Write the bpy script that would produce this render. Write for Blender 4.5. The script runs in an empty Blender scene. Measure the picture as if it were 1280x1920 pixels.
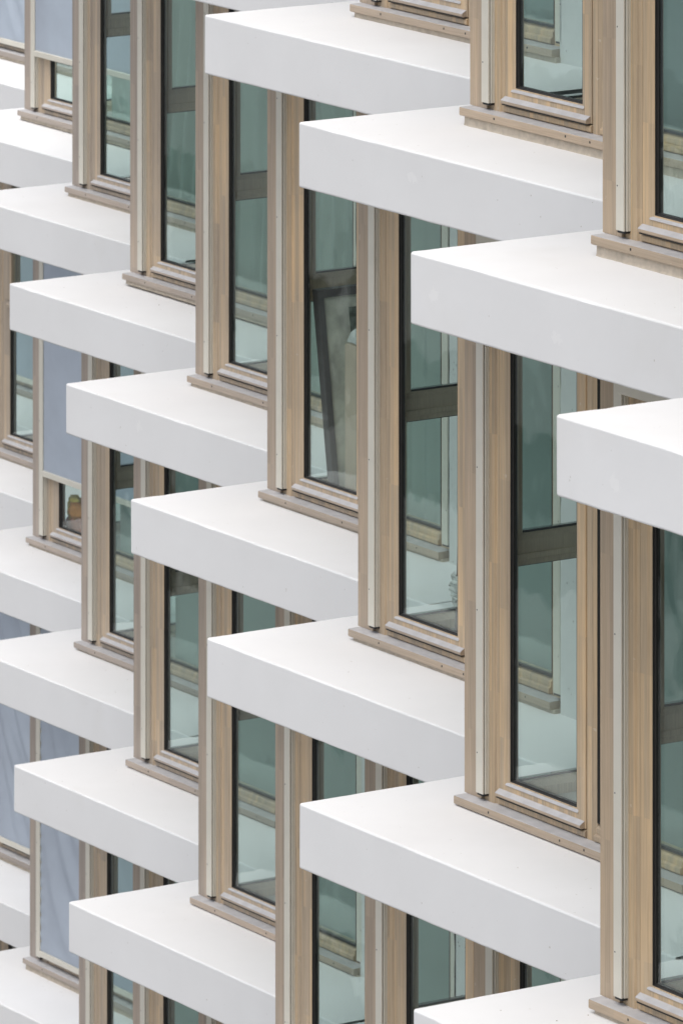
import bpy, bmesh, math, random
from math import sin, cos, radians, pi
from mathutils import Vector, noise

random.seed(4)
scene = bpy.context.scene
COL = scene.collection

# ------------------------------------------------------------------ camera
cam_data = bpy.data.cameras.new('camera')
cam = bpy.data.objects.new('camera', cam_data)
COL.objects.link(cam)
cam.location = (0, 0, 0)
cam.rotation_euler = (radians(90), 0, 0)          # level view, framed by lens shift
cam_data.sensor_fit = 'HORIZONTAL'
cam_data.sensor_width = 36.0
cam_data.lens = 13093.4 / 1280 * 36.0
cam_data.shift_x = 0.0
cam_data.shift_y = -(960 + 1913.19) / 1280
cam_data.dof.use_dof = True
cam_data.dof.focus_distance = 32.5
cam_data.dof.aperture_fstop = 20
cam_data.clip_start = 0.5
cam_data.clip_end = 3000
scene.camera = cam

# ------------------------------------------------------------------ sky, sun, exposure
SUN_EL, SUN_AZ = 70.0, -160.0                       # azimuth from +Y, clockwise
world = bpy.data.worlds.new('World')
scene.world = world
world.use_nodes = True
wn = world.node_tree.nodes
wl = world.node_tree.links
wn.clear()
w_out = wn.new('ShaderNodeOutputWorld')
w_bg = wn.new('ShaderNodeBackground')
w_sky = wn.new('ShaderNodeTexSky')
w_sky.sky_type = 'NISHITA'
w_sky.sun_disc = False
w_sky.sun_elevation = radians(SUN_EL)
w_sky.sun_rotation = radians(SUN_AZ)
w_sky.air_density = 1.0
w_sky.dust_density = 4.0
w_sky.ozone_density = 1.0
w_hsv = wn.new('ShaderNodeHueSaturation')           # cloud veil: a paler sky
w_hsv.inputs['Saturation'].default_value = 0.45
wl.new(w_sky.outputs[0], w_hsv.inputs['Color'])
wl.new(w_hsv.outputs[0], w_bg.inputs['Color'])
w_bg.inputs['Strength'].default_value = 0.13
wl.new(w_bg.outputs[0], w_out.inputs['Surface'])

sun_data = bpy.data.lights.new('sun', 'SUN')
sun_data.energy = 1.3
sun_data.angle = radians(60)
sun_data.color = (1.0, 0.985, 0.965)
sun = bpy.data.objects.new('sun', sun_data)
COL.objects.link(sun)
sd = Vector((sin(radians(SUN_AZ)) * cos(radians(SUN_EL)), cos(radians(SUN_AZ)) * cos(radians(SUN_EL)), sin(radians(SUN_EL))))
sun.rotation_euler = sd.to_track_quat('Z', 'Y').to_euler()

scene.view_settings.view_transform = 'Standard'
scene.view_settings.look = 'None'
scene.view_settings.gamma = 1.0
scene.view_settings.exposure = 0.45
scene.cycles.use_denoising = True
scene.cycles.max_bounces = 14
scene.cycles.diffuse_bounces = 6
scene.cycles.glossy_bounces = 6
scene.cycles.transmission_bounces = 6
scene.cycles.transparent_max_bounces = 40
scene.cycles.caustics_reflective = False
scene.cycles.caustics_refractive = False
scene.cycles.sample_clamp_indirect = 8.0

# ------------------------------------------------------------------ layout of the facade (metres)
LA = 0.57147                      # direction of the long window walls
ROW_A, PITCH = 0.14987, 3.4381    # direction of the row of bays, distance between bays
X0, Y0 = -0.20317, 33.76701
Z_TOP = -5.52779
STOREY = [Z_TOP, Z_TOP - 3.3, Z_TOP - 6.57294, Z_TOP - 9.862, Z_TOP - 13.15]
STOREY_SHIFT = [0, 0.00567, 0.05569, 0.05569, 0.05569]
SLAB_T = 0.3151
CLEAR = 2.983
ROT = -(pi / 2 - LA)
UX, UY = sin(LA), -cos(LA)
VX, VY = cos(LA), sin(LA)
STEP_U, STEP_V = 3.13704, 1.40694   # from one bay to the next nearer one: +u, -v

def z_of(l):
    return STOREY[l] if l >= 0 else Z_TOP + 3.3
def tip(k, l):
    s = STOREY_SHIFT[l] if l >= 0 else 0
    return (X0 + k * PITCH * sin(ROW_A) + s * UX, Y0 - k * PITCH * cos(ROW_A) + s * UY)

# ------------------------------------------------------------------ materials
def nt(name):
    m = bpy.data.materials.new(name)
    m.use_nodes = True
    t = m.node_tree
    return m, t, t.nodes, t.links, t.nodes['Principled BSDF']

def noise_node(t, coord, scale, detail=4, rough=0.55, sc=None):
    n = t.nodes.new('ShaderNodeTexNoise')
    n.inputs['Scale'].default_value = scale
    n.inputs['Detail'].default_value = detail
    n.inputs['Roughness'].default_value = rough
    if sc:
        mp = t.nodes.new('ShaderNodeMapping')
        mp.inputs['Scale'].default_value = sc
        t.links.new(coord, mp.inputs['Vector'])
        coord = mp.outputs[0]
    t.links.new(coord, n.inputs['Vector'])
    return n.outputs['Fac']

def ramp(t, fac, stops):
    r = t.nodes.new('ShaderNodeValToRGB')
    els = r.color_ramp.elements
    while len(els) < len(stops):
        els.new(0.5)
    for e, (p, c) in zip(els, stops):
        e.position = p
        e.color = (c[0], c[1], c[2], 1)
    t.links.new(fac, r.inputs['Fac'])
    return r.outputs['Color']

def mixc(t, fac, a, b, mode='MIX'):
    m = t.nodes.new('ShaderNodeMix')
    m.data_type = 'RGBA'
    m.blend_type = mode
    for s, v in ((m.inputs[0], fac), (m.inputs[6], a), (m.inputs[7], b)):
        if isinstance(v, (int, float)):
            s.default_value = v
        elif isinstance(v, tuple):
            s.default_value = (v[0], v[1], v[2], 1)
        else:
            t.links.new(v, s)
    return m.outputs[2]

def bump(t, p, height, strength, dist):
    b = t.nodes.new('ShaderNodeBump')
    b.inputs['Strength'].default_value = strength
    b.inputs['Distance'].default_value = dist
    t.links.new(height, b.inputs['Height'])
    t.links.new(b.outputs[0], p.inputs['Normal'])

def math_node(t, op, a, b=None):
    m = t.nodes.new('ShaderNodeMath')
    m.operation = op
    for s, v in zip(m.inputs, (a, b)):
        if v is None:
            continue
        if isinstance(v, (int, float)):
            s.default_value = v
        else:
            t.links.new(v, s)
    return m.outputs[0]

def world_pos(t):
    return t.nodes.new('ShaderNodeNewGeometry').outputs['Position']
def local_pos(t):
    return t.nodes.new('ShaderNodeTexCoord').outputs['Object']

def make_white_paint():
    m, t, n, l, p = nt('white_painted_concrete')
    c = world_pos(t)
    big = noise_node(t, c, 1.3, 5)
    fine = noise_node(t, c, 34, 6)
    speck = noise_node(t, c, 47, 1, 0.3)
    base = ramp(t, big, [(0.3, (0.80, 0.797, 0.79)), (0.7, (0.845, 0.843, 0.838))])
    sm = ramp(t, speck, [(0.80, (0, 0, 0)), (0.82, (1, 1, 1))])
    base = mixc(t, math_node(t, 'MULTIPLY', sm, 0.5), base, (0.45, 0.42, 0.36))
    patch = ramp(t, noise_node(t, c, 0.75, 4, 0.6), [(0.60, (0, 0, 0)), (0.78, (1, 1, 1))])
    base = mixc(t, math_node(t, 'MULTIPLY', patch, 0.25), base, (0.66, 0.63, 0.57))
    # filled and rubbed patches on three of the fascias
    marks = None
    for (k, l_, u, z) in ((1, 0, 0.161, -0.16), (0, 0, 0.994, -0.119), (2, 0, 0.406, -0.209), (-3, 1, 0.9, -0.12), (1, 0, 1.1, -0.2)):
        tx, ty = tip(k, l_)
        d = n.new('ShaderNodeVectorMath'); d.operation = 'DISTANCE'
        l.new(c, d.inputs[0])
        d.inputs[1].default_value = (tx + u * UX, ty + u * UY, z_of(l_) + z)
        mk = math_node(t, 'LESS_THAN', math_node(t, 'ADD', d.outputs['Value'], math_node(t, 'MULTIPLY', noise_node(t, c, 40, 4), 0.11)), 0.086)
        marks = mk if marks is None else math_node(t, 'MAXIMUM', marks, mk)
    base = mixc(t, math_node(t, 'MULTIPLY', marks, 0.32), base, (0.93, 0.925, 0.91))
    l.new(base, p.inputs['Base Color'])
    p.inputs['Roughness'].default_value = 0.85
    p.inputs['Specular IOR Level'].default_value = 0.2
    h = math_node(t, 'ADD', math_node(t, 'MULTIPLY', fine, 0.5), noise_node(t, c, 6.5, 3))
    bump(t, p, h, 0.28, 0.003)
    return m

def make_timber(name, c_dark, c_mid, c_warm, rough=0.45, along='z'):
    m, t, n, l, p = nt(name)
    c = local_pos(t)
    w = world_pos(t)
    # each piece of timber gets its own stretch of grain; finger jointed staves change tone along it
    oinf = n.new('ShaderNodeObjectInfo')
    sh = n.new('ShaderNodeVectorMath'); sh.operation = 'MULTIPLY_ADD'
    l.new(oinf.outputs['Random'], sh.inputs[0])
    sh.inputs[1].default_value = (3.7, 5.3, 9.1)
    l.new(c, sh.inputs[2])
    c = sh.outputs[0]
    sn = n.new('ShaderNodeVectorMath'); sn.operation = 'SNAP'
    l.new(c, sn.inputs[0])
    sn.inputs[1].default_value = (0.036, 0.5, 0.62) if along == 'z' else (0.7, 0.5, 0.5)
    wnz = n.new('ShaderNodeTexWhiteNoise')
    l.new(sn.outputs[0], wnz.inputs['Vector'])
    stave = wnz.outputs['Value']
    strip = noise_node(t, c, 1.0, 2, 0.5, (38, 38, 0.25) if along == 'z' else (0.6, 30, 30))   # glued staves
    grain = noise_node(t, c, 1.0, 6, 0.65, (210, 210, 3.2) if along == 'z' else (4, 190, 190))
    big = noise_node(t, w, 1.15, 4)
    col = ramp(t, strip, [(0.32, c_dark), (0.5, c_mid), (0.68, c_warm)])
    col = mixc(t, 0.55, col, ramp(t, big, [(0.3, c_dark), (0.52, c_mid), (0.72, c_warm)]))
    col = mixc(t, 0.36, col, ramp(t, stave, [(0.0, c_dark), (0.45, c_mid), (1.0, c_warm)]))
    col = mixc(t, 0.55, col, ramp(t, grain, [(0.35, (0.72, 0.70, 0.68)), (0.62, (1.12, 1.12, 1.12))]), 'MULTIPLY')
    chips = ramp(t, noise_node(t, w, 26, 2, 0.4), [(0.76, (0, 0, 0)), (0.78, (1, 1, 1))])
    col = mixc(t, math_node(t, 'MULTIPLY', chips, 0.5), col, (0.6, 0.55, 0.48))
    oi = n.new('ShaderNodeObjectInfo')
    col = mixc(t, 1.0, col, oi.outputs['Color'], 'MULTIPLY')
    l.new(col, p.inputs['Base Color'])
    p.inputs['Roughness'].default_value = rough
    bump(t, p, grain, 0.25, 0.0012)
    return m

def make_plain(name, col, rough=0.5, spec=0.5, var=0.08, scale=8.0, metallic=0.0):
    m, t, n, l, p = nt(name)
    c = world_pos(t)
    f = noise_node(t, c, scale, 5)
    a = tuple(x * (1 - var) for x in col)
    b = tuple(x * (1 + var) for x in col)
    l.new(ramp(t, f, [(0.3, a), (0.7, b)]), p.inputs['Base Color'])
    p.inputs['Roughness'].default_value = rough
    p.inputs['Specular IOR Level'].default_value = spec
    p.inputs['Metallic'].default_value = metallic
    bump(t, p, noise_node(t, c, scale * 9, 3), 0.15, 0.001)
    return m

def make_concrete():
    m, t, n, l, p = nt('bare_concrete')
    c = world_pos(t)
    f = noise_node(t, c, 3.2, 6, 0.6)
    col = ramp(t, f, [(0.3, (0.62, 0.62, 0.60)), (0.7, (0.74, 0.74, 0.72))])
    v = t.nodes.new('ShaderNodeTexVoronoi')
    v.inputs['Scale'].default_value = 26
    l.new(c, v.inputs['Vector'])
    pore = ramp(t, v.outputs['Distance'], [(0.10, (1, 1, 1)), (0.17, (0, 0, 0))])
    sel = ramp(t, noise_node(t, c, 9, 2), [(0.52, (0, 0, 0)), (0.60, (1, 1, 1))])
    pm = math_node(t, 'MULTIPLY', pore, sel)
    col = mixc(t, math_node(t, 'MULTIPLY', pm, 0.7), col, (0.12, 0.115, 0.11))
    l.new(col, p.inputs['Base Color'])
    p.inputs['Roughness'].default_value = 0.8
    bump(t, p, math_node(t, 'SUBTRACT', f, pm), 0.4, 0.004)
    return m

def make_glass(name, tint, layers=1.0):
    m, t, n, l, p = nt(name)
    n.remove(p)
    out = n['Material Output']
    tr = n.new('ShaderNodeBsdfTransparent')
    tr.inputs['Color'].default_value = (*tint, 1)
    gl = n.new('ShaderNodeBsdfGlossy')
    gl.inputs['Roughness'].default_value = 0.0
    gl.inputs['Color'].default_value = (0.93, 0.98, 0.97, 1)
    wv = n.new('ShaderNodeBump')                    # slightly uneven panes bend what they mirror
    wv.inputs['Strength'].default_value = 0.5
    wv.inputs['Distance'].default_value = 0.006
    l.new(noise_node(t, world_pos(t), 3.2, 2, 0.5, (1, 1, 0.7)), wv.inputs['Height'])
    l.new(wv.outputs[0], gl.inputs['Normal'])
    lw = n.new('ShaderNodeLayerWeight')
    lw.inputs['Blend'].default_value = 0.5
    r = math_node(t, 'POWER', lw.outputs['Facing'], 5.0)
    r = math_node(t, 'ADD', math_node(t, 'MULTIPLY', r, 0.95), 0.05)
    r = math_node(t, 'MULTIPLY', r, 1.35 * layers)
    r = math_node(t, 'MINIMUM', r, 0.95)
    mx = n.new('ShaderNodeMixShader')
    l.new(r, mx.inputs[0])
    l.new(tr.outputs[0], mx.inputs[1])
    l.new(gl.outputs[0], mx.inputs[2])
    l.new(mx.outputs[0], out.inputs['Surface'])
    return m

def make_fabric(name, col, transl, scale=900):
    m, t, n, l, p = nt(name)
    c = local_pos(t)
    f = noise_node(t, c, 2.2, 4)
    cc = ramp(t, f, [(0.3, tuple(x * 0.93 for x in col)), (0.7, tuple(x * 1.06 for x in col))])
    l.new(cc, p.inputs['Base Color'])
    p.inputs['Roughness'].default_value = 0.75
    p.inputs['Specular IOR Level'].default_value = 0.25
    out = n['Material Output']
    tl = n.new('ShaderNodeBsdfTranslucent')
    l.new(cc, tl.inputs['Color'])
    mx = n.new('ShaderNodeMixShader')
    mx.inputs[0].default_value = transl
    l.new(p.outputs[0], mx.inputs[1])
    l.new(tl.outputs[0], mx.inputs[2])
    l.new(mx.outputs[0], out.inputs['Surface'])
    return m

M = {
    'white': make_white_paint(),
    'timber': make_timber('taupe_stained_timber', (0.35, 0.29, 0.23), (0.50, 0.405, 0.30), (0.76, 0.555, 0.335)),
    'post': make_timber('greyed_post_timber', (0.35, 0.292, 0.242), (0.45, 0.375, 0.305), (0.58, 0.46, 0.345)),
    'inner': make_timber('oiled_inner_timber', (0.64, 0.54, 0.42), (0.74, 0.62, 0.48), (0.82, 0.69, 0.53)),
    'sill': make_timber('weathered_sill_timber', (0.34, 0.285, 0.235), (0.42, 0.35, 0.285), (0.53, 0.42, 0.32), 0.4, 'u'),
    'grey_top': make_plain('grey_top_paint', (0.53, 0.525, 0.53), 0.55, 0.35, 0.1, 14),  # paler grey for the upward faces of sills and weather bars
    'rail': make_plain('beige_powder_coat', (0.66, 0.63, 0.545), 0.4, 0.5, 0.03),
    'rail_dark': make_plain('rail_slot_rubber', (0.05, 0.05, 0.06), 0.6, 0.3, 0.1),
    'cap': make_plain('black_plastic', (0.02, 0.02, 0.022), 0.5, 0.4, 0.1),
    'gasket': make_plain('black_gasket', (0.03, 0.028, 0.026), 0.5, 0.4, 0.1),
    'mortar': make_plain('sandy_mortar', (0.50, 0.44, 0.36), 0.9, 0.2, 0.14, 30),
    'concrete': make_concrete(),
    'wall': make_plain('pale_plaster', (0.78, 0.78, 0.76), 0.85, 0.2, 0.1, 2.0),
    'floor': make_plain('screed', (0.58, 0.56, 0.52), 0.8, 0.3, 0.1, 3.0),
    'glass': make_glass('green_tinted_glass', (0.932, 0.982, 0.970)),
    'screen': make_fabric('blue_grey_screen_fabric', (0.55, 0.615, 0.705), 0.25),
    'curtain': make_fabric('pale_sheet_fabric', (0.74, 0.78, 0.73), 0.45),
    'blind': make_fabric('grey_green_blind_fabric', (0.64, 0.72, 0.69), 0.65),
    'pale_blind': make_fabric('pale_green_blind_fabric', (0.78, 0.87, 0.83), 0.65),
}

# ------------------------------------------------------------------ mesh helpers
def mesh_obj(name, bm, mat, parent=None, smooth=False):
    bmesh.ops.recalc_face_normals(bm, faces=bm.faces)
    me = bpy.data.meshes.new(name)
    bm.to_mesh(me)
    bm.free()
    for mm in (mat if isinstance(mat, (list, tuple)) else [mat]):
        me.materials.append(mm)
    if smooth:
        for f in me.polygons:
            f.use_smooth = True
    return me

def link(name, me, parent=None, loc=None, rot=None):
    o = bpy.data.objects.new(name, me)
    COL.objects.link(o)
    if parent:
        o.parent = parent
    if loc:
        o.location = loc
    if rot is not None:
        o.rotation_euler = (0, 0, rot)
    return o

def prism(bm, prof, axis, a, b, mi=0):
    """Extrude a closed profile. axis z: profile (u,v); axis u: profile (v,z); axis v: profile (u,z)."""
    def put(p, s):
        if axis == 'z':
            return (p[0], p[1], s)
        if axis == 'u':
            return (s, p[0], p[1])
        return (p[0], s, p[1])
    A = [bm.verts.new(put(p, a)) for p in prof]
    B = [bm.verts.new(put(p, b)) for p in prof]
    n = len(prof)
    fs = [bm.faces.new(A), bm.faces.new(list(reversed(B)))]
    for i in range(n):
        fs.append(bm.faces.new((A[i], A[(i + 1) % n], B[(i + 1) % n], B[i])))
    for f in fs:
        f.material_index = mi

def box(bm, u0, u1, v0, v1, z0, z1, mi=0, c=0.0):
    if c <= 0:
        prism(bm, [(u0, v0), (u1, v0), (u1, v1), (u0, v1)], 'z', z0, z1, mi)
        return
    g = bmesh.new()
    bmesh.ops.create_cube(g, size=1)
    for v in g.verts:
        v.co = Vector(((u0 + u1) / 2 + v.co.x * (u1 - u0), (v0 + v1) / 2 + v.co.y * (v1 - v0), (z0 + z1) / 2 + v.co.z * (z1 - z0)))
    bmesh.ops.bevel(g, geom=list(g.edges), offset=c, segments=1, affect='EDGES', profile=0.5)
    vm = {v: bm.verts.new(v.co) for v in g.verts}
    for f in g.faces:
        bm.faces.new([vm[v] for v in f.verts]).material_index = mi
    g.free()

def ch(u0, u1, v0, v1, c):
    """rectangle profile with chamfered front (v0) corners"""
    return [(u0 + c, v0), (u1 - c, v0), (u1, v0 + c), (u1, v1), (u0, v1), (u0, v0 + c)]

# ------------------------------------------------------------------ ground
bm = bmesh.new()
R = 900
gv = [bm.verts.new((x, y, 0)) for x, y in ((-R, -R), (R, -R), (R, R), (-R, R))]
bm.faces.new(gv)
ground = link('ground', mesh_obj('ground', bm, make_plain('pale_paving', (0.29, 0.285, 0.275), 0.9, 0.2, 0.15, 0.4)), loc=(0, 0, STOREY[4] - 3.4))
ground['kind'] = 'structure'

# ------------------------------------------------------------------ building across the street, seen only as reflections in the glass
def slab_box(name, parent, mat, x0, x1, y0, y1, z0, z1):
    g = bmesh.new()
    bmesh.ops.create_cube(g, size=1)
    for v in g.verts:
        v.co = Vector(((x0 + x1) / 2 + v.co.x * (x1 - x0), (y0 + y1) / 2 + v.co.y * (y1 - y0), (z0 + z1) / 2 + v.co.z * (z1 - z0)))
    return link(name, mesh_obj(name, g, mat), parent)
opp = bpy.data.objects.new('terrace_building', None)
COL.objects.link(opp)
opp.location = (-23.0, 40.0, STOREY[4] - 3.4)
opp.rotation_euler = (0, 0, ROW_A)
opp['label'] = 'banded pale building across the street reflected in the window glass'
opp['category'] = 'building'
ow = make_plain('pale_warm_render', (0.74, 0.72, 0.68), 0.8, 0.3, 0.05, 0.6)
og = make_plain('dark_window_band', (0.17, 0.18, 0.18), 0.3, 0.5, 0.2, 0.6)
slab_box('wall', opp, og, -9, -0.35, -55, 75, 0, 12.7)
for i in range(4):
    slab_box('floor_band', opp, ow, -9.2, 0, -55.2, 75.2, i * 3.2 - 0.01, i * 3.2 + 1.75)
for i in range(27):
    slab_box('column', opp, ow, -0.6, -0.05, -54 + i * 4.9, -52.6 + i * 4.9, 0.01, 12.6)

# ------------------------------------------------------------------ building root
building = bpy.data.objects.new('apartment_building', None)
COL.objects.link(building)
bx, by = tip(0, 0)
building.location = (bx, by, STOREY[4] - 3.4)
building.rotation_euler = (0, 0, ROT)
building['label'] = 'building facade of stepped window bays with white concrete ledges and brown timber frames'
building['category'] = 'building'
B_INV = None

def bay_loc(k, l, du=0.0, dz=0.0):
    """position of a bay's outer corner in the building's own frame"""
    s = STOREY_SHIFT[l] if l >= 0 else 0.0
    return (k * STEP_U + s + du, -k * STEP_V, z_of(l) + dz - (STOREY[4] - 3.4))

def part(name, me, k, l, du=0.0, dz=0.0, label=None):
    o = link(name, me, building, bay_loc(k, l, du, dz))
    if label:
        o['label'] = label
    return o

# ------------------------------------------------------------------ ledges (floor slab of each bay, seen as a white tooth)
def ledge_mesh(seed):
    rnd = random.Random(seed)
    bm = bmesh.new()
    rc, rb = 0.020, 0.010
    # outline: along the front from the inner corner to the tip, round the tip, back along the short side
    path = []
    n1 = 44
    for i in range(n1 + 1):
        path.append((STEP_U - (STEP_U - rc) * i / n1, 0.0, 0, -1))
    for i in range(1, 5):
        a = pi / 2 * i / 5
        path.append((rc - rc * sin(a), rc - rc * cos(a), -sin(a), -cos(a)))
    n2 = 20
    for i in range(n2 + 1):
        path.append((0.0, rc + (STEP_V - rc) * i / n2, -1, 0))
    off = Vector((seed * 13.7, seed * 5.1, 0))
    def jit(i, j, amp):
        return amp * (noise.noise(Vector((i * 0.55, j * 3.1, 0)) + off) + 0.7 * noise.noise(Vector((i * 1.9, j * 1.7, 4)) + off))
    # rings from the top down: inner top, bevel, fascia, bevel, inner bottom
    prof = [(0.02, 0.0)]
    for i in range(5):
        a = pi / 2 * i / 4
        prof.append((rb - rb * sin(a), -(rb - rb * cos(a))))
    prof += [(0.0, -SLAB_T * 0.35), (0.0, -SLAB_T * 0.68)]
    for i in range(5):
        a = pi / 2 * (4 - i) / 4
        prof.append((rb - rb * sin(a), -SLAB_T + (rb - rb * cos(a))))
    prof.append((0.03, -SLAB_T))
    rows = []
    for i, (u, v, nu, nv) in enumerate(path):
        row = []
        end = i == 0 or i == len(path) - 1
        chip = 0.0
        if not end and rnd.random() < 0.045:
            chip = rnd.uniform(0.002, 0.0055)
        for j, (d, z) in enumerate(prof):
            dd, zz = d, z
            if not end and 0 < j < len(prof) - 1:
                dd += jit(i * 0.4, j * 0.12, 0.0010 if j in (6, 7) else 0.0013)
                if 1 <= j <= 5:
                    zz -= max(0, jit(i, 9, 0.0016)) * (1 if j < 4 else 0.3)
                    if chip and j <= 4:
                        zz -= chip * 0.8
                        dd += chip * 0.6
                if 8 <= j:
                    zz += jit(i, 17, 0.0018)
            row.append(bm.verts.new((u - nu * dd, v - nv * dd, zz)))
        rows.append(row)
    for a, b in zip(rows, rows[1:]):
        for j in range(len(prof) - 1):
            bm.faces.new((a[j], b[j], b[j + 1], a[j + 1]))
    D = 7.9
    for side, z in ((0, 0.0), (-1, -SLAB_T)):
        ring = [r[side] for r in rows]
        for r in ring:
            r.co.z = z
        e = [bm.verts.new((0.0, D, z)), bm.verts.new((STEP_U, D, z))]
        f = bm.faces.new(ring + e)
        bmesh.ops.triangulate(bm, faces=[f])
    me = mesh_obj('ledge', bm, M['white'])
    for pf in me.polygons:
        pf.use_smooth = False if pf.area > 0.0035 else 0.03 < abs(pf.normal.z) < 0.995
    return me

LEDGES = [ledge_mesh(s) for s in range(5)]
# small departures of single ledges from the regular grid (shift along the front, lift)
LEDGE_OFF = {(1, 0): (-0.017, -0.006), (2, 0): (0.012, -0.012), (0, 0): (-0.004, 0.004), (-1, 0): (-0.021, 0.018), (0, 1): (-0.005, 0.007),
             (-1, 1): (-0.002, 0.001), (-2, 1): (0.009, 0.002), (-3, 1): (0.013, -0.008), (-4, 1): (0.006, -0.013), (-4, 2): (0.016, 0.003), (-3, 2): (-0.002, 0.007)}
LEDGE_RANGE = {-1: (-4, 3), 0: (-5, 3), 1: (-9, 3), 2: (-9, 2), 3: (-9, 0), 4: (-9, -3)}
for l, (a, b) in LEDGE_RANGE.items():
    for k in range(a, b + 1):
        ou, oz = LEDGE_OFF.get((k, l), (0.0, 0.0))
        part('ledge', LEDGES[(k * 3 + l * 7) % 5], k, l, ou - 0.012, oz)

# ------------------------------------------------------------------ structure behind the windows
def simple(name, fn, mat):
    bm = bmesh.new()
    fn(bm)
    return mesh_obj(name, bm, mat)

def pier_fn(bm):
    # rough cast concrete pier, its edge by the window a little ragged
    rows = []
    n = 60
    for i in range(n + 1):
        z = CLEAR * i / n
        e = 2.347 + 0.005 * noise.noise(Vector((z * 9, 3, 0))) + (0.006 if noise.noise(Vector((z * 3.1, 8, 1))) > 0.25 else 0)
        pts = [(e, 0.92), (e, 0.668 + 0.004 * noise.noise(Vector((z * 7, 1, 5)))), (e + 0.012, 0.655), (3.556, 0.655), (3.556, 0.92)]
        rows.append([bm.verts.new((u, v, z)) for u, v in pts])
    for a, b in zip(rows, rows[1:]):
        for j in range(5):
            bm.faces.new((a[j], a[(j + 1) % 5], b[(j + 1) % 5], b[j]))
    bm.faces.new(rows[0])
    bm.faces.new(rows[-1])

PIER = simple('concrete_pier', pier_fn, M['concrete'])
PARTY = simple('partition_wall', lambda bm: box(bm, 3.19, 3.39, 0.921, 7.6, 0.002, CLEAR - 0.001), M['wall'])
BACK = simple('back_wall', lambda bm: box(bm, 0.263, 3.399, 7.601, 7.8, 0.002, CLEAR - 0.001), M['wall'])
FLOOR = simple('floor_covering', lambda bm: box(bm, 0.53, 3.60, 0.83, 7.59, -0.002, 0.012), M['floor'])
ROOM_RANGE = {0: (-5, 2), 1: (-9, 2), 2: (-9, 1), 3: (-9, -1), 4: (-9, -4)}
for l, (a, b) in ROOM_RANGE.items():
    for k in range(a, b + 1):
        part('concrete_pier', PIER, k, l)
        part('partition_wall', PARTY, k, l)
        part('back_wall', BACK, k, l)
        part('floor_covering', FLOOR, k, l)

# ------------------------------------------------------------------ long window and its pieces (local frame u right, v inward, z up)
TOPZ = 2.975
def frame_fn(bm):
    c = 0.004
    # rail left of the sash, with its stepped front
    prism(bm, [(0.56, 0.70), (0.614, 0.69), (0.660, 0.69), (0.666, 0.699), (0.690, 0.699), (0.690, 0.79), (0.56, 0.79)], 'z', 0.062, TOPZ)
    # mullion, its right bead sloping to the fixed pane
    prism(bm, [(1.424, 0.706), (1.428, 0.700), (1.470, 0.700), (1.474, 0.704), (1.496, 0.714), (1.496, 0.745), (1.46, 0.79), (1.424, 0.79)], 'z', 0.062, TOPZ)
    # right stile
    prism(bm, [(2.195, 0.714), (2.215, 0.704), (2.22, 0.70), (2.335, 0.70), (2.335, 0.79), (2.195, 0.79)], 'z', 0.062, TOPZ)
    # bottom rails and head
    for a, b in ((0.6901, 1.4239), (1.4961, 2.1949)):
        prism(bm, [(0.79, 0.062), (0.694, 0.066), (0.69, 0.072), (0.69, 0.092), (0.70, 0.100), (0.79, 0.100)], 'u', a, b)
        prism(bm, [(0.79, 2.88), (0.70, 2.88), (0.695, 2.888), (0.695, TOPZ), (0.79, TOPZ)], 'u', a, b)
    # sloping bead under the fixed pane
    prism(bm, [(0.79, 0.1005), (0.704, 0.1005), (0.704, 0.125), (0.728, 0.148), (0.79, 0.148)], 'u', 1.4961, 2.1949)
FRAME = simple('window', frame_fn, M['timber'])

def post_fn(bm):
    prism(bm, [(0.410, 0.685), (0.556, 0.685), (0.556, 0.80), (0.405, 0.80), (0.405, 0.690)], 'z', 0.063, TOPZ + 0.006)
POST = simple('corner_post', post_fn, M['post'])

def ring(bm, u0, u1, z0, z1, w, prof):
    """picture frame: prof(t) gives (inset from outer edge, v) pairs of the profile, closed"""
    pts = prof
    loops = []
    for (d, v) in pts:
        loops.append([bm.verts.new((u0 + d, v, z0 + d)), bm.verts.new((u1 - d, v, z0 + d)), bm.verts.new((u1 - d, v, z1 - d)), bm.verts.new((u0 + d, v, z1 - d))])
    n = len(loops)
    for i in range(n):
        a, b = loops[i], loops[(i + 1) % n]
        for j in range(4):
            bm.faces.new((a[j], a[(j + 1) % 4], b[(j + 1) % 4], b[j]))

def sash_fn(bm):
    ring(bm, 0.694, 1.420, 0.106, 2.876, 0.08, [(0.0, 0.786), (0.0, 0.699), (0.004, 0.695), (0.058, 0.695), (0.064, 0.699), (0.082, 0.703), (0.082, 0.742), (0.03, 0.786)])
SASH = simple('sash', sash_fn, M['timber'])

def upper_sash_fn(bm):
    ring(bm, 0.694, 1.420, 1.292, 2.876, 0.08, [(0.0, 0.786), (0.0, 0.692), (0.004, 0.688), (0.075, 0.688), (0.10, 0.703), (0.10, 0.742), (0.05, 0.786)])
UPPER_SASH = simple('upper_sash', upper_sash_fn, M['timber'])
def transom_fn(bm):
    prism(bm, [(0.786, 1.14), (0.703, 1.14), (0.698, 1.146), (0.698, 1.225), (0.66, 1.24), (0.66, 1.262), (0.698, 1.29), (0.786, 1.29)], 'u', 0.777, 1.337)
TRANSOM = simple('transom', transom_fn, M['timber'])

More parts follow.
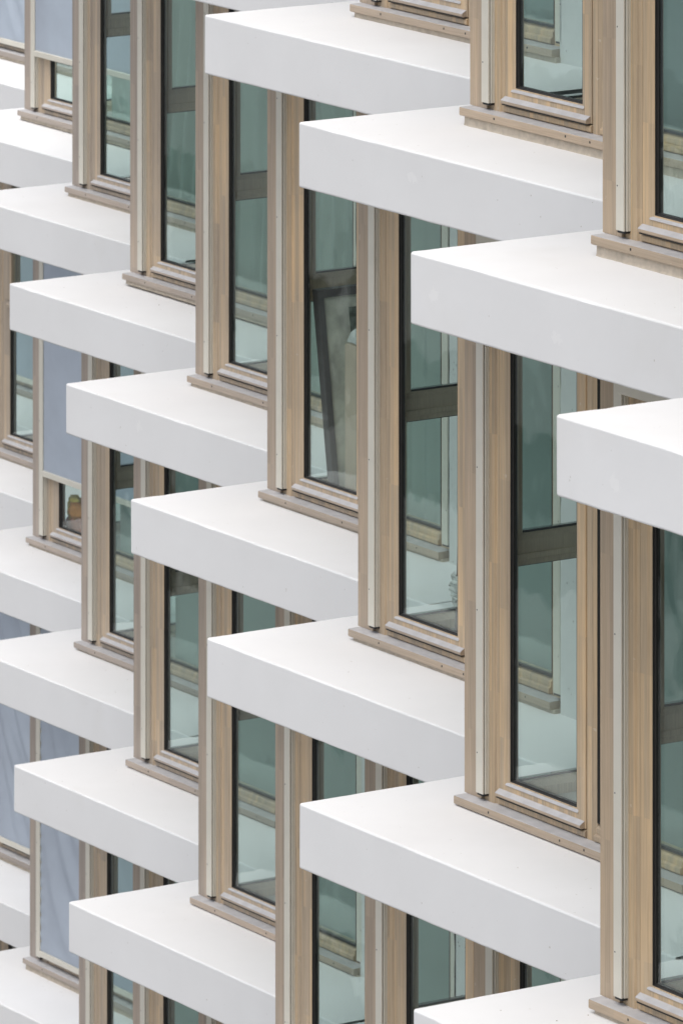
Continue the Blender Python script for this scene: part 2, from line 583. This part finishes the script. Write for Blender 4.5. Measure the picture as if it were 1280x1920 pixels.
def grey_tops(bm, lim, mi=1):
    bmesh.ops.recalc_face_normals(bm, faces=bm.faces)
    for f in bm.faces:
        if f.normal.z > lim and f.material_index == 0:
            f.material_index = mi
def weather_fn(bm):
    prism(bm, [(0.702, 0.107), (0.674, 0.107), (0.668, 0.112), (0.668, 0.124), (0.671, 0.128), (0.694, 0.142), (0.702, 0.142)], 'u', 0.697, 1.414)
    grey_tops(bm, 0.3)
    # bead above
    prism(bm, [(0.7035, 0.166), (0.692, 0.166), (0.690, 0.170), (0.693, 0.176), (0.7035, 0.183)], 'u', 0.752, 1.362)
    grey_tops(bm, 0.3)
WEATHER = simple('weather_bar', weather_fn, [M['sill'], M['grey_top']])

def gasket_fn(u0, u1, z0, z1, vf=0.7035):
    def fn(bm):
        ring(bm, u0, u1, z0, z1, 0, [(0.0, 0.738), (0.0, vf), (0.003, vf), (0.004, 0.714), (0.0095, 0.716), (0.0095, 0.738)])
        if vf < 0.71:
            box(bm, 0.702, 1.410, 0.672, 0.697, 0.1015, 0.1068)  # black seal strip that also draws the shadow gap under the weather bar
    return fn
GASKET = simple('gasket', gasket_fn(0.7765, 1.3375, 0.1885, 2.7935), M['gasket'])
FIXED_GASKET = simple('gasket', gasket_fn(1.4965, 2.1945, 0.1485, 2.8795, 0.710), M['gasket'])
GLASS = simple('glass', lambda bm: box(bm, 0.785, 1.329, 0.718, 0.734, 0.197, 2.785), M['glass'])
FIXED_GLASS = simple('fixed_glass', lambda bm: box(bm, 1.505, 2.186, 0.718, 0.734, 0.157, 2.871), M['glass'])

def sill_fn(bm):
    prof = [(0.80, 0.020), (0.630, 0.020), (0.614, 0.020), (0.610, 0.025), (0.610, 0.055), (0.612, 0.060), (0.617, 0.062), (0.700, 0.069), (0.80, 0.0615)]
    prof = [(0.70, 0.020), (0.614, 0.020), (0.610, 0.025), (0.610, 0.055), (0.612, 0.060), (0.618, 0.0612), (0.70, 0.0618)]
    prism(bm, prof, 'u', 0.428, 2.320)
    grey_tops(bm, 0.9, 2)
    for u in (0.727, 1.329, 1.531, 2.10):                       # screw holes
        prism(bm, [(u - 0.0045, 0.038), (u + 0.0045, 0.038), (u + 0.0055, 0.043), (u + 0.0045, 0.049), (u - 0.0045, 0.049), (u - 0.0055, 0.043)], 'v', 0.6094, 0.612, 1)
SILL = simple('window_sill', sill_fn, [M['sill'], M['cap'], M['grey_top']])
BASE = simple('base_rail', lambda bm: box(bm, 0.405, 2.345, 0.7005, 0.80, 0.0, 0.0617), M['sill'])

def mortar_mesh(h0):
    bm = bmesh.new()
    n = 110
    rows = []
    for i in range(n + 1):
        u = 0.448 + (2.335 - 0.448) * i / n
        q = noise.noise(Vector((u * 14, h0 * 40, 0))) + 0.6 * noise.noise(Vector((u * 40, 2, h0)))
        v = 0.628 + 0.004 * q
        b = 0.0025 * noise.noise(Vector((u * 23, 9, 0)))
        rows.append([bm.verts.new((u, x, z)) for x, z in ((0.69, 0.020), (v + 0.003, 0.0202), (v, 0.012), (v - 0.003 + b, -h0 * 0.6), (v - 0.009 + 2 * b, -h0), (0.69, -h0))])
    for a, b in zip(rows, rows[1:]):
        for j in range(5):
            bm.faces.new((a[j], a[j + 1], b[j + 1], b[j]))
    bm.faces.new(rows[0])
    bm.faces.new(rows[-1])
    return mesh_obj('mortar_bed', bm, M['mortar'])
MORTAR_LOW, MORTAR_HIGH = mortar_mesh(0.006), mortar_mesh(0.032)

def rail_fn(u0, sgn):
    def U(x):
        return u0 + sgn * x
    def fn(bm):
        def pz(pts, mi, z0=0.098, z1=TOPZ):
            pts = [(U(a), b) for a, b in pts]
            if sgn < 0:
                pts.reverse()
            prism(bm, pts, 'z', z0, z1, mi)
        pz([(0.002, 0.655), (0.058, 0.655), (0.060, 0.657), (0.060, 0.6625), (0.0, 0.6625), (0.0, 0.657)], 0)     # front lip
        pz([(0.002, 0.6625), (0.052, 0.6625), (0.052, 0.6685), (0.002, 0.6685)], 1)                            # slot
        pz([(0.0, 0.6685), (0.062, 0.6685), (0.064, 0.6705), (0.064, 0.6760), (0.058, 0.6768), (0.058, 0.6785), (0.065, 0.6795), (0.065, 0.6945), (0.0, 0.6945)], 0)
        # drill holes with dark plugs
        for z in (0.291, 0.979, 1.667, 2.355):
            pts = [(U(0.0125 + 0.0038 * cos(a)), z + 0.0038 * sin(a)) for a in [i * pi / 3 for i in range(6)]]
            prism(bm, pts, 'v', 0.6543, 0.656, 1)
    return fn
RAIL_L = simple('guide_rail', rail_fn(0.551, 1), [M['rail'], M['rail_dark']])
RAIL_R = simple('guide_rail', rail_fn(2.345, -1), [M['rail'], M['rail_dark']])
def cap_fn(u0, u1):
    def fn(bm):
        prism(bm, [(u0 + 0.006, 0.660), (u1 - 0.008, 0.660), (u1 - 0.005, 0.666), (u1 - 0.005, 0.690), (u0 + 0.006, 0.690)], 'z', 0.087, 0.0982)
    return fn
CAP_L = simple('rail_end_cap', cap_fn(0.551, 0.616), M['cap'])
CAP_R = simple('rail_end_cap', cap_fn(2.280, 2.345), M['cap'])
CASSETTE = simple('screen_cassette', lambda bm: prism(bm, [(0.70, 2.72), (0.636, 2.72), (0.628, 2.728), (0.628, TOPZ), (0.70, TOPZ)], 'u', 0.617, 2.279), M['rail'])

# side window: the short wall of the bay, glazed, with a transom
def side_frame_fn(bm):
    # lower rail and inner board
    prism(bm, [(0.42, 0.0), (0.545, 0.0), (0.545, 0.060), (0.505, 0.085), (0.42, 0.085)], 'v', 0.8005, 2.086)
    prism(bm, [(0.42, 2.86), (0.505, 2.86), (0.505, TOPZ), (0.42, TOPZ)], 'v', 0.8005, 2.086)
    prism(bm, [(0.42, 0.8005), (0.505, 0.8005), (0.505, 0.90), (0.48, 0.925), (0.42, 0.925)], 'z', 0.0852, 2.8598)
    prism(bm, [(0.42, 1.96), (0.48, 1.96), (0.505, 1.985), (0.505, 2.086), (0.42, 2.086)], 'z', 0.0852, 2.8598)
SIDE = simple('side_window', side_frame_fn, M['inner'])
def side_transom_fn(bm):
    prism(bm, [(0.425, 1.14), (0.51, 1.14), (0.512, 1.165), (0.518, 1.17), (0.518, 1.195), (0.505, 1.197), (0.505, 1.262), (0.486, 1.29), (0.425, 1.29)], 'v', 0.9255, 1.9595)
SIDE_TRANSOM = simple('transom', side_transom_fn, M['inner'])
def side_upper_fn(bm):
    for a, b in ((0.9255, 0.957), (1.928, 1.9595)):
        box(bm, 0.43, 0.508, a, b, 1.2902, 2.8598)
    box(bm, 0.43, 0.508, 0.9572, 1.9278, 2.83, 2.8598)
SIDE_UPPER = simple('upper_sash', side_upper_fn, M['inner'])
def side_gasket_fn(bm):
    # thin black lines round both panes
    for (v0, v1, z0, z1) in ((0.9255, 1.9595, 0.0855, 1.1395), (0.957, 1.928, 1.2905, 2.83)):
        box(bm, 0.448, 0.481, v0, v1, z0, z0 + 0.010)
        box(bm, 0.448, 0.481, v0, v1, z1 - 0.010, z1)
        box(bm, 0.448, 0.481, v0, v0 + 0.008, z0 + 0.0102, z1 - 0.0102)
        box(bm, 0.448, 0.481, v1 - 0.008, v1, z0 + 0.0102, z1 - 0.0102)
SIDE_GASKET = simple('gasket', side_gasket_fn, M['gasket'])
SIDE_GLASS_LO = simple('glass', lambda bm: box(bm, 0.452, 0.476, 0.9335, 1.9515, 0.0957, 1.1293), M['glass'])
SIDE_GLASS_UP = simple('upper_glass', lambda bm: box(bm, 0.452, 0.476, 0.965, 1.920, 1.3007, 2.8198), M['glass'])

# ------------------------------------------------------------------ outer fabric screens
def screen_mesh(z0, seed, wave):
    bm = bmesh.new()
    nu, nz = 60, 90
    u0, u1, z1 = 0.606, 2.288, 2.74
    g = []
    for j in range(nz + 1):
        z = z0 + (z1 - z0) * j / nz
        row = []
        for i in range(nu + 1):
            s = i / nu
            u = u0 + (u1 - u0) * s
            d = 0.0
            if wave:
                e = min(1, min(s, 1 - s) * 7) * min(1, (z - z0) * 5 + 0.1)
                q = noise.noise(Vector((u * 1.6 + z * 1.0 + seed, z * 0.7 - u * 0.5, seed)))
                # slack cloth: diagonal creases that fan out from the guide rail
                a = u * 3.0 + z * 1.7 + 0.9 * noise.noise(Vector((u, z * 0.6, seed)))
                b2 = u * 5.5 + z * 2.2 + 1.2 * noise.noise(Vector((u * 1.4, z * 0.8, seed + 5)))
                q2 = (1 - abs(2 * (a % 1.0) - 1)) ** 1.6
                q3 = (1 - abs(2 * (b2 % 1.0) - 1)) ** 1.4
                m = max(0, min(1, 0.75 + 1.2 * noise.noise(Vector((u * 1.3, z * 0.8, seed + 7)))))
                d = wave * e * (0.3 * q - 0.75 * m * q2 - 0.35 * (1.2 - m) * q3)
                d += 0.12 * wave * sin(z * 62) * max(0, 1 - min(s, 1 - s) * 22)
            row.append(bm.verts.new((u, 0.6655 + d, z)))
        g.append(row)
    for a, b in zip(g, g[1:]):
        for i in range(nu):
            bm.faces.new((a[i], a[i + 1], b[i + 1], b[i]))
    return mesh_obj('sun_screen', bm, M['screen'], smooth=True)
BAR = simple('screen_bar', lambda bm: prism(bm, [(0.678, 0.0), (0.650, 0.0), (0.647, 0.003), (0.647, 0.040), (0.650, 0.043), (0.678, 0.043)], 'u', 0.6175, 2.278), M['rail'])

# ------------------------------------------------------------------ place the windows
#   (bay, storey): (shift along the wall, lift of the sill bed)
WINDOWS = {
    (2, 0): (0.04, 0.024), (1, 0): (0.049, 0.022), (0, 0): (0.049, 0.030), (-1, 0): (0.03, 0.026), (-2, 0): (0.03, 0.026),
    (2, 1): (0.02, 0), (1, 1): (0.025, 0), (0, 1): (-0.005, -0.006), (-1, 1): (0.007, 0), (-2, 1): (-0.004, -0.004), (-3, 1): (0.045, -0.006), (-4, 1): (0.044, 0.008),
    (-5, 1): (0.024, 0.006), (-6, 1): (0.048, 0.014), (-7, 1): (0.04, 0.01), (-8, 1): (0.04, 0.01),
    (1, 2): (0.02, 0), (0, 2): (0.026, 0), (-1, 2): (0.03, 0), (-2, 2): (0.034, 0), (-3, 2): (0.03, -0.006), (-4, 2): (0.039, -0.006), (-5, 2): (0.103, -0.006), (-6, 2): (0.125, 0), (-7, 2): (0.08, 0), (-8, 2): (0.08, 0),
    (-2, 3): (0.03, 0), (-3, 3): (0.03, 0), (-4, 3): (0.029, 0), (-5, 3): (0.069, 0.01), (-6, 3): (0.08, 0.022), (-7, 3): (0.08, 0.01), (-8, 3): (0.08, 0.01),
    (-6, 4): (0.05, 0), (-7, 4): (0.05, 0), (-8, 4): (0.05, 0),
}
#   lower edge of each lowered screen and how much the cloth billows
SCREENS = {(-6, 1): (0.50, 0.0), (-7, 1): (0.11, 0.05), (-8, 1): (0.11, 0.02), (-6, 2): (0.56, 0.004), (-8, 2): (0.11, 0.0),
           (-6, 3): (0.11, 0.045), (-7, 3): (0.12, 0.07), (-8, 3): (0.12, 0.04)}
for (k, l), (du, dz) in WINDOWS.items():
    w = part('window', FRAME, k, l, du, dz)
    tall = (k, l) == (-7, 2)
    subs = [('corner_post', POST), ('gasket', FIXED_GASKET), ('fixed_glass', FIXED_GLASS), ('window_sill', SILL), ('base_rail', BASE),
            ('mortar_bed', MORTAR_HIGH if dz > 0.016 else MORTAR_LOW), ('guide_rail', RAIL_L), ('guide_rail', RAIL_R), ('rail_end_cap', CAP_L), ('rail_end_cap', CAP_R),
            ('screen_cassette', CASSETTE), ('sash', SASH), ('gasket', GASKET), ('glass', GLASS), ('weather_bar', WEATHER)]
    if tall:
        subs += [('transom', TRANSOM), ('upper_sash', UPPER_SASH)]
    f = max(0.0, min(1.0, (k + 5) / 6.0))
    tone = (0.92 + 0.13 * f, 0.95 + 0.05 * f, 1.01 - 0.12 * f, 1)      # nearer bays tinted warmer, farther ones cooler and greyer
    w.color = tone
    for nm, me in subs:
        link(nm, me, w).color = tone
    if (k, l) in SCREENS:
        z0, wave = SCREENS[(k, l)]
        link('sun_screen', screen_mesh(z0 + 0.03, k * 3 + l, wave), w)
        link('screen_bar', BAR, w, (0, 0, z0))
    if (k, l) in SCREENS:
        w['label'] = 'window with its blue grey fabric screen ' + ('lowered to a gap above the sill' if SCREENS[(k, l)][0] > 0.3 else 'lowered right down to the sill')
    if tall:
        w['label'] = 'window divided by a timber cross bar at mid height'
    s = part('side_window', SIDE, k, l, du, 0.0)
    for nm, me in [('transom', SIDE_TRANSOM), ('upper_sash', SIDE_UPPER), ('gasket', SIDE_GASKET), ('glass', SIDE_GLASS_LO), ('upper_glass', SIDE_GLASS_UP)]:
        link(nm, me, s)

# ------------------------------------------------------------------ blinds behind the fixed panes
def cloth(u0, u1, v, z0, z1, amp, seed, swing=0.0, nu=64, nz=40):
    bm = bmesh.new()
    g = []
    for j in range(nz + 1):
        t = j / nz
        z = z0 + (z1 - z0) * t
        row = []
        for i in range(nu + 1):
            x = i / nu
            ph = x * 34 + seed + 2.2 * noise.noise(Vector((x * 3, z * 0.5, seed)))
            d = amp * (0.6 * sin(ph) + noise.noise(Vector((x * 7 + swing * (1 - t), z * 0.35, seed + 3))))
            row.append(bm.verts.new((u0 + (u1 - u0) * x - swing * (1 - t) ** 2 * 0.3, v + d, z)))
        g.append(row)
    for a, b in zip(g, g[1:]):
        for i in range(nu):
            bm.faces.new((a[i], a[i + 1], b[i + 1], b[i]))
    return bm
BLIND = mesh_obj('roller_blind', cloth(1.505, 2.27, 0.815, 0.105, 2.90, 0.003, 2.0, 0.0, 24, 8), M['blind'], smooth=True)
PALE_BLIND = BLIND.copy()
PALE_BLIND.materials.clear()
PALE_BLIND.materials.append(M['pale_blind'])
CURTAINS = {
    (-2, 1): (0.014, 0.0, 'thin pale curtain hanging straight in the bay with the leaning board'),
    (-3, 1): (0.035, 0.0, 'softly pleated pale green curtain seen above the leaning board'),
    (-4, 1): (0.045, 0.4, 'pale green curtain swept aside in the bay two left of the leaning board'),
    (-5, 1): (0.055, 0.7, 'loosely draped light green curtain next to the bay with the half lowered screen'),
}
for (k, l), (du, dz) in WINDOWS.items():
    if (k, l) in CURTAINS:
        amp, swing, label = CURTAINS[(k, l)]
        me = mesh_obj('curtain', cloth(1.50, 2.28, 0.86, 0.03, 2.93, amp, k * 2.3, swing), M['curtain'], smooth=True)
        x, y = tip(k, l)
        c = link('curtain', me, None, (x + UX * du, y + UY * du, z_of(l)), ROT)
        c['label'] = label
        c['category'] = 'curtain'
    elif (k, l) != (-7, 2):
        part('roller_blind', BLIND if k >= 0 else PALE_BLIND, k, l, du)

# ------------------------------------------------------------------ things left inside the windows
def thing_at(name, label, cat, k, l, du=0.0):
    o = bpy.data.objects.new(name, None)
    COL.objects.link(o)
    x, y = tip(k, l)
    o.location = (x + UX * du, y + UY * du, z_of(l) + 0.012)
    o.rotation_euler = (0, 0, ROT)
    o['label'] = label
    o['category'] = cat
    return o

M['dark_edge'] = make_plain('dark_board_edge', (0.17, 0.15, 0.15), 0.35, 0.4, 0.2)
M['board'] = make_plain('olive_board', (0.80, 0.77, 0.67), 0.45, 0.5, 0.3, 7.0)
M['tape'] = make_plain('printed_tape', (0.20, 0.22, 0.19), 0.4, 0.5, 0.75, 26)
M['card'] = make_plain('cardboard', (0.56, 0.46, 0.36), 0.85, 0.2, 0.06)
M['film'] = make_plain('plastic_film', (0.62, 0.63, 0.60), 0.25, 0.6, 0.1)
M['red'] = make_plain('russet_cloth', (0.42, 0.15, 0.08), 0.8, 0.2, 0.25, 20)
M['orange'] = make_plain('orange_cloth', (0.62, 0.25, 0.06), 0.8, 0.2, 0.2, 20)
M['yellow'] = make_plain('yellow_cloth', (0.70, 0.55, 0.12), 0.8, 0.2, 0.2, 20)
M['pale'] = make_plain('white_plastic_tub', (0.75, 0.75, 0.74), 0.4, 0.5, 0.03)

def lean(bm, x0, x1, v0, v1, z0, z1):
    """slab in the board's own frame: x is its thickness direction, leaning towards the side window"""
    for dv in (0,):
        pts = []
        for z in (z0, z1):
            off = 0.87 - 0.155 * z
            for x, v in ((x0, v0), (x1, v0), (x1, v1), (x0, v1)):
                pts.append(bm.verts.new((off + x, v, z)))
        a, b = pts[:4], pts[4:]
        bm.faces.new(a); bm.faces.new(b)
        for i in range(4):
            bm.faces.new((a[i], a[(i + 1) % 4], b[(i + 1) % 4], b[i]))
t = thing_at('leaning_board', 'dark edged board leaning inside the window beside a cardboard box', 'board', -2, 1)
for nm, args in (('edge_strip', (0, 0.058, 0.82, 0.86, 0, 1.235)), ('edge_strip', (0, 0.058, 1.66, 1.70, 0, 1.235)), ('edge_strip', (0, 0.058, 0.8605, 1.6595, 1.19, 1.235)), ('edge_strip', (0, 0.058, 0.8605, 1.6595, 0, 0.045))):
    bm = bmesh.new(); lean(bm, *args); link(nm, mesh_obj(nm, bm, M['dark_edge']), t)
bm = bmesh.new(); lean(bm, 0.008, 0.046, 0.8607, 1.6593, 0.0453, 1.1897); link('board_face', mesh_obj('board_face', bm, M['board']), t)
bm = bmesh.new(); lean(bm, 0.0465, 0.0485, 1.03, 1.13, 0.046, 1.12); link('printed_tape', mesh_obj('printed_tape', bm, M['tape']), t)

t = thing_at('cardboard_box', 'plain brown cardboard box standing behind the glass beside the leaning board', 'box', -2, 1)
def panel(nm, *a, mat='card'):
    bm = bmesh.new(); box(bm, *a); return link(nm, mesh_obj(nm, bm, M[mat]), t)
panel('side_panel', 1.00, 1.60, 0.845, 0.853, 0, 0.96)
panel('side_panel', 1.00, 1.60, 1.192, 1.20, 0, 0.96)
panel('end_panel', 0.992, 0.9998, 0.845, 1.20, 0, 0.96)
panel('end_panel', 1.6002, 1.608, 0.845, 1.20, 0, 0.96)
panel('lid', 0.992, 1.608, 0.845, 1.20, 0.9602, 0.968)

def crumple(u0, u1, v0, v1, z, amp, seed, n=26):
    bm = bmesh.new()
    g = []
    for j in range(n + 1):
        row = []
        for i in range(n + 1):
            x, y = i / n, j / n
            p = Vector((x * 5, y * 5, seed))
            h = abs(noise.noise(p)) + 0.6 * abs(noise.noise(p * 2.3)) + 0.3 * abs(noise.noise(p * 5.1))
            e = min(1, min(x, 1 - x, y, 1 - y) * 6)
            q = 0.03 * noise.noise(p * 1.7 + Vector((3, 1, 9)))
            row.append(bm.verts.new((u0 + (u1 - u0) * x + q, v0 + (v1 - v0) * y - q, z + 0.006 + amp * h * e)))
        g.append(row)
    for a, b in zip(g, g[1:]):
        for i in range(n):
            bm.faces.new((a[i], a[i + 1], b[i + 1], b[i]))
    return bm
x, y = tip(-2, 1)
f = link('plastic_film', mesh_obj('plastic_film', crumple(0.97, 1.52, 0.87, 1.18, 0, 0.30, 3.0), M['film']), None, (x, y, z_of(1) + 0.98), ROT)
f['label'] = 'crumpled clear plastic film heaped on top of the cardboard box'
f['category'] = 'plastic film'

t = thing_at('batten', 'dark upright batten wrapped in torn foil at the edge of the glass', 'batten', -1, 1)
bm = bmesh.new(); prism(bm, [(1.045, 0.88), (1.105, 0.88), (1.105, 0.94), (1.045, 0.94)], 'z', 0, 0.95)
for v in bm.verts:
    v.co.x += 0.055 * v.co.z
link('shaft', mesh_obj('shaft', bm, M['dark_edge']), t)
bm = crumple(0.0, 0.22, 0, 0.16, 0, 0.10, 8.0, 14)
for v in bm.verts:
    a = v.co.x / 0.22 * 2 * pi
    r = 0.05 + v.co.z * 0.4
    v.co = Vector((1.092 + r * cos(a), 0.91 + r * sin(a), 0.27 + v.co.y))
link('foil_wrap', mesh_obj('foil_wrap', bm, M['film']), t)

def blob(bm, c, r, seed, amp=0.25, mi=0):
    g = bmesh.new()
    bmesh.ops.create_icosphere(g, subdivisions=3, radius=1)
    vm = {}
    for v in g.verts:
        k = 1 + amp * noise.noise(v.co * 1.6 + Vector((seed, 0, 0))) + amp * 0.5 * noise.noise(v.co * 4 + Vector((0, seed, 0)))
        vm[v] = bm.verts.new((c[0] + v.co.x * r[0] * k, c[1] + v.co.y * r[1] * k, c[2] + v.co.z * r[2] * k))
    for fc in g.faces:
        bm.faces.new([vm[v] for v in fc.verts]).material_index = mi
    g.free()
t = thing_at('cloth_bundle', 'russet, orange and yellow cloth bundle inside the window under the half lowered screen', 'cloth', -6, 2, 0.0)
for nm, mt, c, r in (('russet_cloth', 'red', (0.93, 0.90, 0.19), (0.20, 0.08, 0.12)), ('orange_cloth', 'orange', (0.95, 0.85, 0.30), (0.11, 0.06, 0.085)),
                     ('yellow_cloth', 'yellow', (0.86, 0.84, 0.30), (0.028, 0.035, 0.08)), ('yellow_cloth', 'yellow', (0.93, 0.83, 0.385), (0.07, 0.035, 0.03))):
    bm = bmesh.new(); blob(bm, c, r, c[0] * 9, 0.4); link(nm, mesh_obj(nm, bm, M[mt], smooth=True), t)
t = thing_at('plastic_tub', 'white rounded plastic tub in front of the coloured cloth bundle', 'tub', -6, 2, 0.0)
bm = bmesh.new()
rr = [(0.0, 0.0), (0.10, 0.0), (0.12, 0.02), (0.125, 0.085), (0.115, 0.095), (0.0, 0.10)]
prev = None
for r0, z0 in rr:
    loop = [bm.verts.new((1.0 + r0 * 1.4 * cos(i * pi / 12), 0.85 + r0 * 0.55 * sin(i * pi / 12), 0.0 + z0)) for i in range(24)] if r0 else [bm.verts.new((1.0, 0.85, z0))]
    if prev:
        for i in range(24):
            a = [prev[i % len(prev)], prev[(i + 1) % len(prev)], loop[(i + 1) % len(loop)], loop[i % len(loop)]]
            bm.faces.new(list(dict.fromkeys(a)))
    prev = loop
link('tub_body', mesh_obj('tub_body', bm, M['pale'], smooth=True), t)

# ------------------------------------------------------------------ crumbs of mortar and paint on the ledges
bm = bmesh.new()
rnd = random.Random(11)
for (k, l) in WINDOWS:
    if l > 3:
        continue
    x, y = tip(k, l)
    for i in range(14):
        near = rnd.random() < 0.6
        u = rnd.uniform(0.1, 2.9)
        v = 0.61 - abs(rnd.gauss(0, 0.06)) if near else rnd.uniform(0.03, 0.6)
        if near:
            u = rnd.uniform(0.42, 2.2)
        r = rnd.uniform(0.0012, 0.0036) * (1.0 if near else 1.2)
        px, py = x + u * UX + v * VX, y + u * UY + v * VY
        vs = [bm.verts.new((px + r * rnd.uniform(0.6, 1.6) * cos(a), py + r * rnd.uniform(0.6, 1.6) * sin(a), z_of(l) + 0.0003)) for a in (0.3, 1.7, 3.1, 4.6)]
        top = bm.verts.new((px, py, z_of(l) + r * 0.7))
        for q in range(4):
            bm.faces.new((vs[q], vs[(q + 1) % 4], top))
cr = link('mortar_crumbs', mesh_obj('mortar_crumbs', bm, make_plain('mortar_crumb', (0.30, 0.26, 0.20), 0.9, 0.2, 0.3, 60)))
cr['kind'] = 'stuff'
